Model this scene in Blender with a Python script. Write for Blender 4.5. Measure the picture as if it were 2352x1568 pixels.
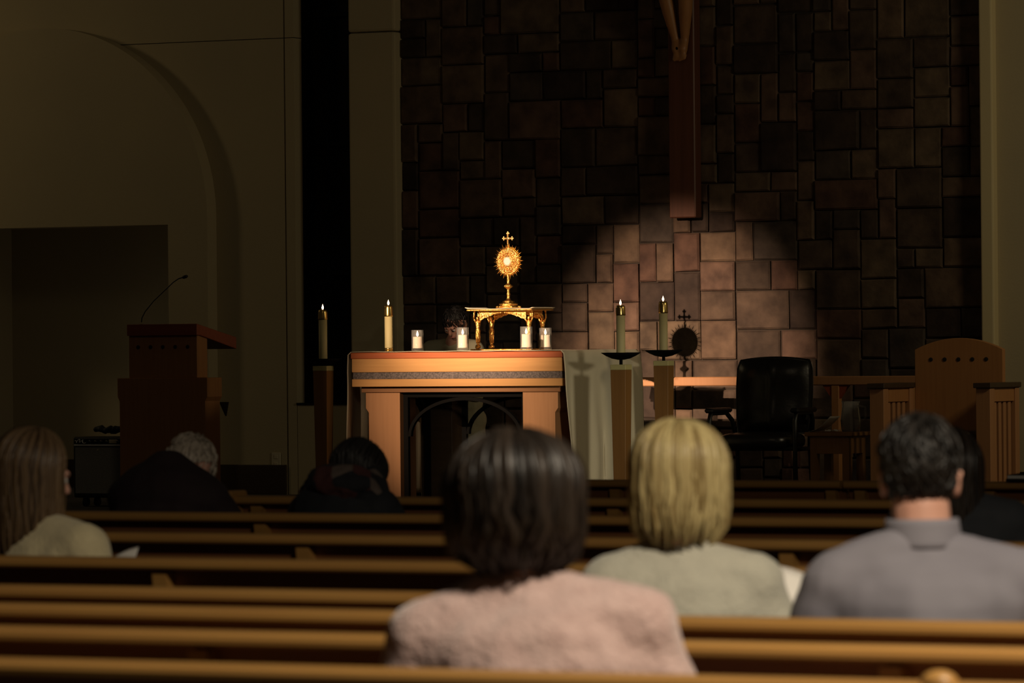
import bpy, math, random
from mathutils import Vector, Matrix, noise
random.seed(7)
for o in list(bpy.data.objects): bpy.data.objects.remove(o)
SC = bpy.context.scene
COL = SC.collection
R = math.radians

# ------------------------------------------------------------------ camera
TH, FPX, ROLL = R(28), 11600.0, 0.0095
CAM = Vector((16.5, 0, 1.42))
FW = Vector((-math.sin(TH), math.cos(TH), 0)); R0 = Vector((math.cos(TH), math.sin(TH), 0)); Z = Vector((0, 0, 1))
RT = R0*math.cos(ROLL) - Z*math.sin(ROLL); UP = R0*math.sin(ROLL) + Z*math.cos(ROLL)
def at(px, py, Y):
    d = FW*FPX + RT*(px-1176) + UP*(784-py)
    return CAM + d*(Y/d.y)
cd = bpy.data.cameras.new('camera'); cam = bpy.data.objects.new('camera', cd); COL.objects.link(cam)
cam.matrix_world = Matrix(((RT.x, UP.x, -FW.x, CAM.x), (RT.y, UP.y, -FW.y, CAM.y), (RT.z, UP.z, -FW.z, CAM.z), (0, 0, 0, 1)))
cd.sensor_width = 36; cd.lens = 36*FPX/2352; cd.clip_end = 200
cd.dof.use_dof = True; cd.dof.focus_distance = 35.0; cd.dof.aperture_fstop = 8.0
SC.camera = cam

# ------------------------------------------------------------------ light
SC.view_settings.view_transform = 'Standard'; SC.view_settings.look = 'None'
SC.view_settings.gamma = 1; SC.view_settings.use_curve_mapping = False; SC.view_settings.exposure = 0
w = bpy.data.worlds.new('world'); SC.world = w; w.use_nodes = True
w.node_tree.nodes['Background'].inputs[0].default_value = (1.0, 0.78, 0.5, 1)
w.node_tree.nodes['Background'].inputs[1].default_value = 0.0095
def aim(o, p): o.rotation_euler = (Vector(p)-o.location).to_track_quat('-Z', 'Y').to_euler()
def lamp(name, kind, loc, target, power, color, **kw):
    l = bpy.data.lights.new(name, kind); l.energy = power; l.color = color
    for k, v in kw.items(): setattr(l, k, v)
    o = bpy.data.objects.new(name, l); COL.objects.link(o); o.location = loc; aim(o, target); return o
# two stage spots from the nave ceiling on the centre line, aimed at the monstrance and the altar front
lamp('monstrance_spot', 'SPOT', (0.54, 14, 5.25), (0.05, 30.86, 1.88), 26500, (1, .69, .46), spot_size=R(6.9), spot_blend=.9, shadow_soft_size=.03)
lamp('altar_spot', 'SPOT', (0.3, 14.2, 5.3), (-0.05, 30.3, 1.12), 11000, (1, .70, .44), spot_size=R(6.8), spot_blend=.95, shadow_soft_size=.05)
# warm ceiling fixtures: over the right-hand pews, over the right of the sanctuary, left of the arch
lamp('nave_ceiling_light', 'AREA', (15.1, 7.0, 4.6), (13.2, 8.9, .8), 92, (1, .86, .66), size=.5, spread=R(96))
lamp('sanctuary_ceiling_light', 'AREA', (7.5, 30.3, 4.0), (2.6, 32.8, 1.2), 44, (1, .82, .5), size=.8)
lamp('chancel_fill', 'AREA', (4, 21.5, 6.6), (-.5, 31, 1), 15, (1, .80, .52), size=1.2)  # added frontal fill for the dim lectern and chairs, no actual fixture
# low side spot from the right of the nave, on the end of the altar
lamp('side_spot', 'SPOT', (17.5, 11.4, 2.9), (.9, 30.7, .72), 5600, (1, .90, .66), spot_size=R(4.6), spot_blend=.8, shadow_soft_size=.45)
lamp('passage_light', 'AREA', (-8.6, 30.8, 4.8), (-5.6, 33.6, 2.4), 11, (1, .75, .4), size=.6)
lamp('passage_fill', 'AREA', (-4.2, 34.5, 1.05), (-5.6, 35.2, .75), .9, (1, .85, .6), size=.3)  # added low fill, hidden behind the jamb, to brighten the passage

# ------------------------------------------------------------------ materials
def mat(name, col, rough=.6, metal=0, spec=.5, var=None, scale=(6, 6, 6), detail=4, bump=0, bscale=None, emit=None, estr=0, alpha=None, trans=0, sheen=0, isl=None):
    m = bpy.data.materials.new(name); m.use_nodes = True; nt = m.node_tree; N = nt.nodes; L = nt.links
    b = N['Principled BSDF']
    b.inputs['Base Color'].default_value = (*col, 1); b.inputs['Roughness'].default_value = rough
    b.inputs['Metallic'].default_value = metal; b.inputs['Specular IOR Level'].default_value = spec
    if sheen: b.inputs['Sheen Weight'].default_value = sheen; b.inputs['Sheen Roughness'].default_value = .5
    if emit: b.inputs['Emission Color'].default_value = (*emit, 1); b.inputs['Emission Strength'].default_value = estr
    if trans: b.inputs['Transmission Weight'].default_value = trans
    if var or bump:
        tc = N.new('ShaderNodeTexCoord'); mp = N.new('ShaderNodeMapping'); mp.inputs['Scale'].default_value = scale
        L.new(tc.outputs['Object'], mp.inputs[0])
        nz = N.new('ShaderNodeTexNoise'); nz.inputs['Scale'].default_value = 1; nz.inputs['Detail'].default_value = detail
        L.new(mp.outputs[0], nz.inputs['Vector'])
    if var:
        cr = N.new('ShaderNodeValToRGB'); cr.color_ramp.elements[0].position = .3; cr.color_ramp.elements[1].position = .7
        cr.color_ramp.elements[0].color = (*col, 1); cr.color_ramp.elements[1].color = (*var, 1)
        if isl:
            g = N.new('ShaderNodeNewGeometry'); L.new(g.outputs['Random Per Island'], cr.inputs[0])
            cr.color_ramp.elements[0].position = .1; cr.color_ramp.elements[1].position = .9
        else: L.new(nz.outputs[0], cr.inputs[0])
        L.new(cr.outputs[0], b.inputs['Base Color'])
    if bump:
        bp = N.new('ShaderNodeBump'); bp.inputs['Strength'].default_value = bump; bp.inputs['Distance'].default_value = .01
        src = nz
        if bscale:
            mp2 = N.new('ShaderNodeMapping'); mp2.inputs['Scale'].default_value = bscale; L.new(tc.outputs['Object'], mp2.inputs[0])
            src = N.new('ShaderNodeTexNoise'); src.inputs['Scale'].default_value = 1; src.inputs['Detail'].default_value = 3; L.new(mp2.outputs[0], src.inputs['Vector'])
        L.new(src.outputs[0], bp.inputs['Height']); L.new(bp.outputs[0], b.inputs['Normal'])
    return m
M = {}
M['plaster'] = mat('plaster', (.50, .42, .26), .9, var=(.46, .39, .25), scale=(1.5, 1.5, 1.5), bump=.1, bscale=(60, 60, 60))
M['trim'] = mat('painted_trim', (.62, .52, .30), .8)
M['black'] = mat('matte_black', (.004, .004, .004), .8, spec=.1)
M['darkglass'] = mat('dark_glass', (.003, .003, .004), .35, spec=.15)
M['mortar'] = mat('mortar', (.045, .033, .025), .95, var=(.035, .026, .02), scale=(9, 9, 9))
M['carpet'] = mat('carpet', (.035, .028, .022), .95, var=(.05, .04, .03), scale=(40, 40, 40), bump=.3)
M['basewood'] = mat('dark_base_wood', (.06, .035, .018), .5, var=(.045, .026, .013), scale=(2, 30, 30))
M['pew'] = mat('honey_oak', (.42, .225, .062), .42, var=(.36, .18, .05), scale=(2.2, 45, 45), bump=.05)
M['pewshade'] = mat('shaded_oak_back', (.24, .098, .036), .5, var=(.20, .08, .03), scale=(2.2, 40, 40))  # reddish oak, with the shade below the rail put into the colour
M['lectern'] = mat('cherry_veneer', (.42, .195, .07), .5, var=(.37, .165, .06), scale=(50, 50, 2.2))
M['lectop'] = mat('red_cherry', (.32, .075, .03), .4, var=(.26, .06, .025), scale=(2, 40, 40))
M['altarwood'] = mat('light_maple', (.58, .30, .10), .5, var=(.52, .26, .085), scale=(2.5, 60, 60), bump=.03)
M['altarleg'] = mat('maple_leg', (.43, .21, .095), .55, var=(.39, .185, .08), scale=(55, 55, 2.2))
M['altarred'] = mat('red_wood_edge', (.36, .085, .03), .4, var=(.42, .11, .035), scale=(3, 50, 50))
M['granite'] = mat('dark_granite', (.05, .04, .04), .5, var=(.17, .135, .13), scale=(90, 90, 90), detail=2)
M['under'] = mat('apron_wood', (.26, .115, .04), .6, var=(.22, .095, .035), scale=(2, 40, 40))
M['iron'] = mat('black_iron', (.006, .0055, .0055), .85, spec=.08)
M['linen'] = mat('white_linen', (.68, .60, .44), .9, var=(.64, .56, .41), scale=(8, 8, 3), bump=.15, bscale=(120, 120, 120))
M['gold'] = mat('polished_gold', (.80, .45, .13), .25, metal=1, bump=.6, bscale=(130, 130, 130))
M['goldray'] = mat('gold_rays', (.86, .52, .18), .38, metal=1)
M['brass'] = mat('brass', (.80, .55, .20), .25, metal=1)
M['wax'] = mat('cream_wax', (.62, .53, .27), .6)
M['waxw'] = mat('white_wax', (.85, .72, .60), .6)
M['host'] = mat('white_wafer', (.75, .66, .62), .7)
M['flame'] = mat('flame', (1, .8, .5), .5, emit=(1, .72, .42), estr=9)
M['wick'] = mat('wick', (.02, .015, .01), .9)
M['postcap'] = mat('pale_post_cap', (.55, .48, .22), .55)
M['post'] = mat('oak_post', (.27, .128, .036), .5, var=(.23, .105, .03), scale=(50, 50, 2))
M['leather'] = mat('black_leather', (.008, .007, .007), .33, spec=.5, bump=.25, bscale=(14, 14, 14))
M['plastic'] = mat('black_plastic', (.01, .01, .01), .4)
M['grille'] = mat('silver_grille_cloth', (.34, .34, .32), .8, var=(.24, .24, .23), scale=(250, 250, 250), detail=1)
M['chrome'] = mat('chrome_strip', (.9, .9, .88), .25, spec=1)  # non-metal white: the strip's bright reflection is put into the colour
M['tolex'] = mat('black_vinyl', (.010, .010, .010), .6, bump=.3, bscale=(200, 200, 200))
M['ivory'] = mat('ivory_plastic', (.62, .55, .40), .5)
M['paper'] = mat('paper', (.80, .76, .70), .8)
M['crosswood'] = mat('cross_wood', (.15, .055, .03), .5, var=(.11, .04, .022), scale=(30, 30, 1.5))
M['corpus'] = mat('carved_wood', (.42, .20, .08), .45, var=(.35, .16, .06), scale=(20, 20, 4))
M['hole'] = mat('dark_plug', (.008, .005, .004), .7)
M['skin'] = mat('skin', (.62, .34, .25), .5, var=(.56, .29, .21), scale=(14, 14, 14))
M['pink'] = mat('pink_fuzzy_knit', (.54, .385, .355), .95, var=(.44, .30, .275), scale=(26, 26, 30), detail=6, bump=.8, bscale=(90, 90, 90), sheen=.5)
M['grey'] = mat('pale_grey_knit', (.46, .44, .36), .95, var=(.41, .395, .325), scale=(30, 30, 30), bump=.5, bscale=(110, 110, 110), sheen=.3)
M['shirt'] = mat('slate_blue_cotton', (.215, .205, .235), .85, var=(.19, .18, .21), scale=(5, 5, 9), bump=.12, bscale=(16, 16, 30))
M['cream'] = mat('cream_knit', (.72, .62, .38), .95, var=(.64, .55, .33), scale=(30, 30, 30), bump=.4, bscale=(100, 100, 100), sheen=.3)
M['teal'] = mat('teal_scarf', (.12, .17, .14), .9)
M['maroon'] = mat('maroon_jacket', (.024, .012, .013), .85, var=(.018, .009, .010), scale=(6, 6, 6), bump=.4, bscale=(9, 9, 9))
M['navy'] = mat('dark_navy_coat', (.010, .012, .016), .85, var=(.014, .016, .02), scale=(20, 20, 20))
M['robe'] = mat('cream_robe', (.40, .37, .25), .9)
M['trousers'] = mat('dark_trousers', (.02, .02, .026), .9)
M['shoe'] = mat('dark_shoe', (.012, .01, .01), .5)
M['lens'] = mat('eye_white', (.6, .55, .5), .3)
M['lip'] = mat('lips', (.42, .16, .13), .5)
def scarfmat():
    m = mat('patterned_scarf', (.02, .02, .024), .9); nt = m.node_tree; N = nt.nodes; L = nt.links
    tc = N.new('ShaderNodeTexCoord'); v = N.new('ShaderNodeTexVoronoi'); v.inputs['Scale'].default_value = 14
    L.new(tc.outputs['Object'], v.inputs['Vector']); cr = N.new('ShaderNodeValToRGB')
    for p, c in ((0, (.012, .012, .016)), (.55, (.07, .022, .02)), (.8, (.12, .09, .075))):
        e = cr.color_ramp.elements.new(p); e.color = (*c, 1)
    cr.color_ramp.interpolation = 'CONSTANT'; L.new(v.outputs['Color'], cr.inputs[0]); L.new(cr.outputs[0], N['Principled BSDF'].inputs['Base Color']); return m
M['scarf'] = scarfmat()
def hairmat(n, a, b): return mat(n, a, .42, spec=.35, var=b, isl=True)
M['h_dark'] = hairmat('dark_brown_hair', (.007, .005, .004), (.030, .021, .015))
M['h_blond'] = hairmat('blond_hair', (.22, .155, .06), (.52, .42, .20))
M['h_short'] = hairmat('short_dark_hair', (.008, .007, .006), (.024, .02, .017))
M['h_brown'] = hairmat('light_brown_hair', (.045, .026, .013), (.16, .10, .05))
M['h_white'] = hairmat('white_hair', (.34, .28, .22), (.60, .52, .42))
M['h_black'] = hairmat('black_hair', (.008, .007, .007), (.03, .027, .026))
def glassmat(name, tint, op, rough):
    m = bpy.data.materials.new(name); m.use_nodes = True; nt = m.node_tree; N = nt.nodes; L = nt.links; N.remove(N['Principled BSDF'])
    t = N.new('ShaderNodeBsdfTransparent'); t.inputs[0].default_value = (*tint, 1); g = N.new('ShaderNodeBsdfGlossy'); g.inputs['Roughness'].default_value = rough
    lw = N.new('ShaderNodeLayerWeight'); lw.inputs[0].default_value = op; mx = N.new('ShaderNodeMixShader')
    L.new(lw.outputs['Fresnel'], mx.inputs[0]); L.new(t.outputs[0], mx.inputs[1]); L.new(g.outputs[0], mx.inputs[2]); df = N.new('ShaderNodeBsdfDiffuse'); df.inputs[0].default_value = (.9, .88, .85, 1); m2 = N.new('ShaderNodeMixShader'); m2.inputs[0].default_value = .07
    L.new(mx.outputs[0], m2.inputs[1]); L.new(df.outputs[0], m2.inputs[2]); L.new(m2.outputs[0], N['Material Output'].inputs[0]); return m
M['glass'] = glassmat('clear_glass', (.95, .95, .94), .10, .08)
def stonemat():
    m = bpy.data.materials.new('ashlar_stone'); m.use_nodes = True; nt = m.node_tree; N = nt.nodes; L = nt.links; b = N['Principled BSDF']
    b.inputs['Roughness'].default_value = .85; b.inputs['Specular IOR Level'].default_value = .25
    oi = N.new('ShaderNodeObjectInfo'); g = N.new('ShaderNodeNewGeometry'); ad = N.new('ShaderNodeMath'); ad.operation = 'ADD'
    L.new(oi.outputs['Random'], ad.inputs[0]); L.new(g.outputs['Random Per Island'], ad.inputs[1]); fr = N.new('ShaderNodeMath'); fr.operation = 'FRACT'; L.new(ad.outputs[0], fr.inputs[0])
    cr = N.new('ShaderNodeValToRGB'); cr.color_ramp.interpolation = 'CONSTANT'
    cols = [(0, (0.150, 0.103, 0.074)), (.14, (0.110, 0.079, 0.060)), (.28, (0.170, 0.110, 0.084)), (.4, (0.075, 0.055, 0.043)), (.52, (0.135, 0.079, 0.060)), (.64, (0.165, 0.122, 0.086)), (.76, (0.090, 0.072, 0.060)), (.86, (0.185, 0.130, 0.091)), (.94, (0.060, 0.043, 0.036))]
    cr.color_ramp.elements[0].color = (*cols[0][1], 1); cr.color_ramp.elements[1].position = cols[1][0]; cr.color_ramp.elements[1].color = (*cols[1][1], 1)
    for p, c in cols[2:]:
        e = cr.color_ramp.elements.new(p); e.color = (*c, 1)
    L.new(fr.outputs[0], cr.inputs[0])
    nz = N.new('ShaderNodeTexNoise'); nz.inputs['Scale'].default_value = 7; nz.inputs['Detail'].default_value = 6; L.new(g.outputs['Position'], nz.inputs['Vector'])
    rr = N.new('ShaderNodeValToRGB'); rr.color_ramp.elements[0].position = .3; rr.color_ramp.elements[1].position = .72
    rr.color_ramp.elements[0].color = (.40, .38, .39, 1); rr.color_ramp.elements[1].color = (1.0, .95, .90, 1); L.new(nz.outputs[0], rr.inputs[0])
    mx = N.new('ShaderNodeMix'); mx.data_type = 'RGBA'; mx.blend_type = 'MULTIPLY'; mx.inputs[0].default_value = 1
    L.new(cr.outputs[0], mx.inputs[6]); L.new(rr.outputs[0], mx.inputs[7]); L.new(mx.outputs[2], b.inputs['Base Color'])
    n2 = N.new('ShaderNodeTexNoise'); n2.inputs['Scale'].default_value = 22; n2.inputs['Detail'].default_value = 5; L.new(g.outputs['Position'], n2.inputs['Vector'])
    bp = N.new('ShaderNodeBump'); bp.inputs['Strength'].default_value = .5; bp.inputs['Distance'].default_value = .012; L.new(n2.outputs[0], bp.inputs['Height']); L.new(bp.outputs[0], b.inputs['Normal'])
    return m
M['stone'] = stonemat()

# ------------------------------------------------------------------ mesh builder
class MB:
    def __init__(s): s.v = []; s.f = []
    def add(s, vs, fs):
        n = len(s.v); s.v += [tuple(v) for v in vs]; s.f += [tuple(i+n for i in f) for f in fs]; return s
    def box(s, x0, x1, y0, y1, z0, z1):
        return s.add([(x0,y0,z0),(x1,y0,z0),(x1,y1,z0),(x0,y1,z0),(x0,y0,z1),(x1,y0,z1),(x1,y1,z1),(x0,y1,z1)],
                     [(0,3,2,1),(4,5,6,7),(0,1,5,4),(1,2,6,5),(2,3,7,6),(3,0,4,7)])
    def cbox(s, x0, x1, y0, y1, z0, z1, c):      # chamfered on every edge
        vs = []; 
        def q(v, i, d): v = list(v); v[i] += d; return v
        for X, sx in ((x0, 1), (x1, -1)):
            for Y, sy in ((y0, 1), (y1, -1)):
                for W, sz in ((z0, 1), (z1, -1)):
                    vs += [(X, Y+sy*c, W+sz*c), (X+sx*c, Y, W+sz*c), (X+sx*c, Y+sy*c, W)]
        import itertools
        idx = lambda i, j, k, a: (i*4+j*2+k)*3+a
        fs = []
        for i in (0, 1): fs.append([idx(i,0,0,0), idx(i,1,0,0), idx(i,1,1,0), idx(i,0,1,0)][::(-1 if i == 0 else 1)])
        for j in (0, 1): fs.append([idx(0,j,0,1), idx(1,j,0,1), idx(1,j,1,1), idx(0,j,1,1)][::(1 if j == 0 else -1)])
        for k in (0, 1): fs.append([idx(0,0,k,2), idx(1,0,k,2), idx(1,1,k,2), idx(0,1,k,2)][::(-1 if k == 0 else 1)])
        for i in (0,1):
            for j in (0,1):
                fs.append([idx(i,j,0,0), idx(i,j,1,0), idx(i,j,1,1), idx(i,j,0,1)][::(1 if i == j else -1)])
                fs.append([idx(i,0,j,0), idx(i,0,j,2), idx(i,1,j,2), idx(i,1,j,0)][::(1 if i == j else -1)])
                fs.append([idx(0,i,j,1), idx(1,i,j,1), idx(1,i,j,2), idx(0,i,j,2)][::(1 if i == j else -1)])
                for k in (0,1): fs.append([idx(i,j,k,0), idx(i,j,k,1), idx(i,j,k,2)][::(1 if (i+j+k) % 2 == 1 else -1)])
        return s.add(vs, fs)
    def prism(s, pts, y0, y1, axis='y'):          # pts in the two other axes, in order
        n = len(pts)
        def mk(p, t): return {'y': (p[0], t, p[1]), 'x': (t, p[0], p[1]), 'z': (p[0], p[1], t)}[axis]
        return s.add([mk(p, y0) for p in pts]+[mk(p, y1) for p in pts], [tuple(range(n)), tuple(range(2*n-1, n-1, -1))]+[(i, (i+1) % n+0, (i+1) % n+n, i+n)[::-1] for i in range(n)])
    def tube(s, pts, rad, n=8, cap=True, flat=1):
        pts = [Vector(p) for p in pts]; m = len(pts); rads = rad if isinstance(rad, (list, tuple)) else [rad]*m
        vs = []; ref = Vector((0, 0, 1)); prev = None
        for i, p in enumerate(pts):
            t = (pts[min(i+1, m-1)]-pts[max(i-1, 0)]).normalized()
            if prev is None:
                a = Vector((1, 0, 0)) if abs(t.x) < .8 else Vector((0, 1, 0))
                b = t.cross(a).normalized()
            else:
                b = (prev - t*prev.dot(t)).normalized()
            prev = b; c = t.cross(b)
            for k in range(n):
                an = 2*math.pi*k/n; vs.append(p+(b*math.cos(an)+c*math.sin(an)*flat)*rads[i])
        fs = [(i*n+k, i*n+(k+1) % n, (i+1)*n+(k+1) % n, (i+1)*n+k) for i in range(m-1) for k in range(n)]
        if cap: fs += [tuple(range(n-1, -1, -1)), tuple(range((m-1)*n, m*n))]
        return s.add(vs, fs)
    def lathe(s, prof, c=(0, 0, 0), n=20, axis='z'):   # prof: (r, h)
        vs = []; m = len(prof)
        for r, h in prof:
            for k in range(n):
                a = 2*math.pi*k/n; x, y = r*math.cos(a), r*math.sin(a)
                vs.append((c[0]+x, c[1]+y, c[2]+h) if axis == 'z' else (c[0]+x, c[1]+h, c[2]+y))
        fs = [(i*n+k, i*n+(k+1) % n, (i+1)*n+(k+1) % n, (i+1)*n+k) for i in range(m-1) for k in range(n)]
        if axis == 'y': fs = [f[::-1] for f in fs]
        fs += [tuple(range(n-1, -1, -1)), tuple(range((m-1)*n, m*n))]
        return s.add(vs, fs)
    def ball(s, c, r, mtx=None, n=14, m=9):
        r = r if isinstance(r, (list, tuple)) else (r, r, r); c = Vector(c); vs = []
        for i in range(m+1):
            ph = math.pi*i/m
            for k in range(n if 0 < i < m else 1):
                a = 2*math.pi*k/n; v = Vector((r[0]*math.sin(ph)*math.cos(a), r[1]*math.sin(ph)*math.sin(a), r[2]*math.cos(ph)))
                if mtx: v = mtx @ v
                vs.append(c+v)
        fs = [(0, 1+k, 1+(k+1) % n) for k in range(n)]
        for i in range(m-2): fs += [(1+i*n+k, 1+(i+1)*n+k, 1+(i+1)*n+(k+1) % n, 1+i*n+(k+1) % n) for k in range(n)]
        e = len(vs)-1; b0 = 1+(m-2)*n; fs += [(b0+k, e, b0+(k+1) % n) for k in range(n)]
        return s.add(vs, fs)
    def caps(s, p0, r0, p1, r1, n=12, k=8):       # closed tapered capsule
        p0, p1 = Vector(p0), Vector(p1); s.ball(p0, r0, n=n, m=k); s.ball(p1, r1, n=n, m=k)
        return s.tube([p0, p1], [r0, r1], n)
    def grid(s, fn, nu, nv):
        vs = [fn(i/nu, j/nv) for i in range(nu+1) for j in range(nv+1)]
        return s.add(vs, [(i*(nv+1)+j, (i+1)*(nv+1)+j, (i+1)*(nv+1)+j+1, i*(nv+1)+j+1) for i in range(nu) for j in range(nv)])
    def xf(s, mtx): s.v = [tuple(mtx @ Vector(v)) for v in s.v]; return s
    def obj(s, name, m, parent=None, smooth=False, bevel=0, solid=0):
        me = bpy.data.meshes.new(name); me.from_pydata(s.v, [], s.f); me.validate()
        if smooth: me.polygons.foreach_set('use_smooth', [True]*len(me.polygons))
        if m: me.materials.append(M[m] if isinstance(m, str) else m)
        o = bpy.data.objects.new(name, me); COL.objects.link(o)
        if parent: o.parent = parent
        if solid:
            d = o.modifiers.new('s', 'SOLIDIFY'); d.thickness = solid; d.offset = 0
        if bevel:
            d = o.modifiers.new('b', 'BEVEL'); d.width = bevel; d.segments = 2; d.limit_method = 'ANGLE'
        return o
def tag(o, label, cat, group=None):
    o['label'] = label; o['category'] = cat
    if group: o['group'] = group
    return o
def thing(name, label, cat, loc=(0, 0, 0), rz=0, group=None):
    o = bpy.data.objects.new(name, None); COL.objects.link(o); o.location = loc; o.rotation_euler = (0, 0, rz); o.empty_display_size = .1
    return tag(o, label, cat, group)
def struct(o): o['kind'] = 'structure'; return o
def copy_tree(o, parent=None):
    c = o.copy(); COL.objects.link(c); c.parent = parent
    for ch in list(o.children): copy_tree(ch, c)
    return c
PZ = .25        # platform height
YW = 33.8       # stone face

# ------------------------------------------------------------------ setting
struct(MB().box(-10, 20, -3, 36, -.1, 0).obj('floor', 'carpet'))
pl = struct(MB().box(-10, 12, 27.4, 36, 0, PZ).obj('platform', 'carpet'))
struct(MB().box(-10, 12, 27.0, 27.4, 0, PZ/2).obj('platform_step', 'carpet'))
# stone wall: mortar backing and single stones
wb = struct(MB().box(-2.42, 2.43, YW+.03, YW+.25, PZ, 6.2).obj('wall_back', 'mortar'))
cell = .072; NX = int(4.85/cell); NZ = int(5.9/cell); cw = 4.85/NX; cz = 5.9/NZ
occ = [[False]*NZ for _ in range(NX)]; stones = []
rs = random.Random(21)
for j in range(NZ):
    for i in range(NX):
        if occ[i][j]: continue
        big = rs.random()
        wq, hq = (rs.choice((4, 5, 5, 6)), rs.choice((3, 4, 4))) if big < .35 else ((rs.choice((3, 4, 4)), rs.choice((2, 3, 3))) if big < .72 else (rs.choice((2, 2, 3)), rs.choice((3, 4, 4, 5)) if big < .88 else 2))
        ww = 0
        while ww < wq and i+ww < NX and not occ[i+ww][j]: ww += 1
        if i+ww < NX and not occ[i+ww][j] and (i+ww+1 >= NX or occ[i+ww+1][j]) : ww += 1     # leave no one-cell slit
        hh = min(hq, NZ-j)
        for a in range(ww):
            for b in range(hh): occ[i+a][j+b] = True
        stones.append((-2.42+i*cw, -2.42+(i+ww)*cw, PZ+j*cz, PZ+(j+hh)*cz))
def stone_mb(x0, x1, z0, z1):
    cx, cz_ = (x0+x1)/2, (z0+z1)/2; g = .0042; j = lambda: rs.uniform(-.003, .003); pr = rs.uniform(-.012, .01); hw, hh = (x1-x0)/2-g, (z1-z0)/2-g
    m = MB(); c = [(-1, -1), (1, -1), (1, 1), (-1, 1)]
    o = [(sx*hw+j(), sz*hh+j()) for sx, sz in c]; inn = [(a*(1-.012/hw), b*(1-.012/hh)) for a, b in o]
    tilt = rs.uniform(-.006, .006)
    vs = [(a, .05, b) for a, b in o]+[(a, .012+pr, b) for a, b in o]+[(a, pr+tilt*(1 if a > 0 else -1), b) for a, b in inn]
    fs = [(8, 9, 10, 11)]+[(4+i, 4+(i+1) % 4, 8+(i+1) % 4, 8+i) for i in range(4)]+[(i, (i+1) % 4, 4+(i+1) % 4, 4+i) for i in range(4)]
    return m.add(vs, fs), Vector((cx, YW, cz_))
def seen(s):
    x0, x1, z0, z1 = s; zc = (z0+z1)/2; A = (x1-x0)*(z1-z0)
    return A if 0.95 < zc < 4.05 else 0
stones.sort(key=seen, reverse=True)
rest = MB()
for k, s in enumerate(stones):
    m, c = stone_mb(*s)
    if k < 300:
        o = m.obj('stone', 'stone', wb); o.location = c
    else: rest.add([Vector(v)+c for v in m.v], m.f)
o = rest.obj('stones', 'stone', wb); o['kind'] = 'stuff'

# plain wall left of the stone: panels with open joints, slot window, arched panel with a passage
wl = struct(MB().box(-10, -7.4, YW, YW+.2, PZ, 3.79).obj('wall_left', 'plaster'))
DX0, DX1, DZ = -7.0, -4.44, 2.36
def part(mb, name, m, parent, **k): return mb.obj(name, m, parent, **k)
part(MB().prism([(-7.39, PZ), (DX0, PZ), (DX0, DZ), (DX1, DZ), (DX1, PZ), (-3.46, PZ), (-3.46, 3.789), (-7.39, 3.789)], YW, YW+.2), 'panel', 'plaster', wl)
part(MB().box(-10, -3.46, YW, YW+.2, 3.795, 6.2), 'panel', 'plaster', wl)
part(MB().box(-3.445, -3.366, YW, YW+.2, PZ, 3.789), 'panel', 'plaster', wl)
part(MB().box(-3.445, -3.366, YW, YW+.2, 3.795, 6.2), 'panel', 'plaster', wl)
part(MB().box(-3.36, -2.84, YW, YW+.2, PZ, .96), 'panel', 'plaster', wl)
part(MB().box(-10, -2.42, YW+.17, YW+.25, PZ, .96), 'joint_backing', 'mortar', wl) if False else None
jm = struct(MB().box(-2.83, -2.42, YW-.09, YW+.2, PZ, 3.80).obj('trim_1', 'plaster', bevel=.02))
part(MB().box(-2.83, -2.42, YW-.09, YW+.2, 3.806, 6.2), 'panel', 'plaster', jm, bevel=.02)
arc = [(-5.6+1.52*math.cos(a), 2.42+1.52*math.sin(a)) for a in [math.pi*k/48 for k in range(49)]]
struct(MB().prism([(-4.08, PZ)]+arc+[(-7.12, PZ), (DX0, PZ), (DX0, DZ), (DX1, DZ), (DX1, PZ)], YW-.14, YW-.001).obj('wall_arch', 'plaster'))
rc = struct(MB().box(-6.93, -3.6, 35.2, 35.3, PZ, 2.6).obj('wall_passage', 'plaster'))
part(MB().box(-7.05, -6.93, YW+.2, 35.3, PZ, 2.6), 'side_wall', 'plaster', rc)
part(MB().box(-7.05, -3.6, YW+.2, 35.3, 2.5, 2.6), 'soffit', 'plaster', rc)
part(MB().box(-4.0, -3.6, YW+.2, 35.2, PZ, 2.5), 'side_wall', 'plaster', rc)
part(MB().box(-6.93, -4.0, 35.17, 35.2, PZ, .48), 'skirting', 'basewood', rc)
struct(MB().box(-4.08, -3.46, YW-.02, YW, PZ, .48).obj('baseboard_left', 'basewood', bevel=.004))
w1 = struct(MB().box(-3.366, -2.84, YW+.18, YW+.21, .96, 6.2).obj('window_1', 'darkglass'))
part(MB().box(-3.366, -3.33, YW+.12, YW+.18, .96, 6.2).box(-2.88, -2.84, YW+.12, YW+.18, .96, 6.2).box(-3.366, -2.84, YW+.12, YW+.18, .96, 1.0), 'window_frame', 'black', w1)
for k in range(5): part(MB().box(-3.33, -2.88, YW+.13, YW+.18, 1.95+k, 1.98+k), 'glazing_bar', 'black', w1)
part(MB().box(-3.366, -2.84, YW-.01, YW+.18, .945, .96), 'window_sill', 'black', w1)
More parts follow.
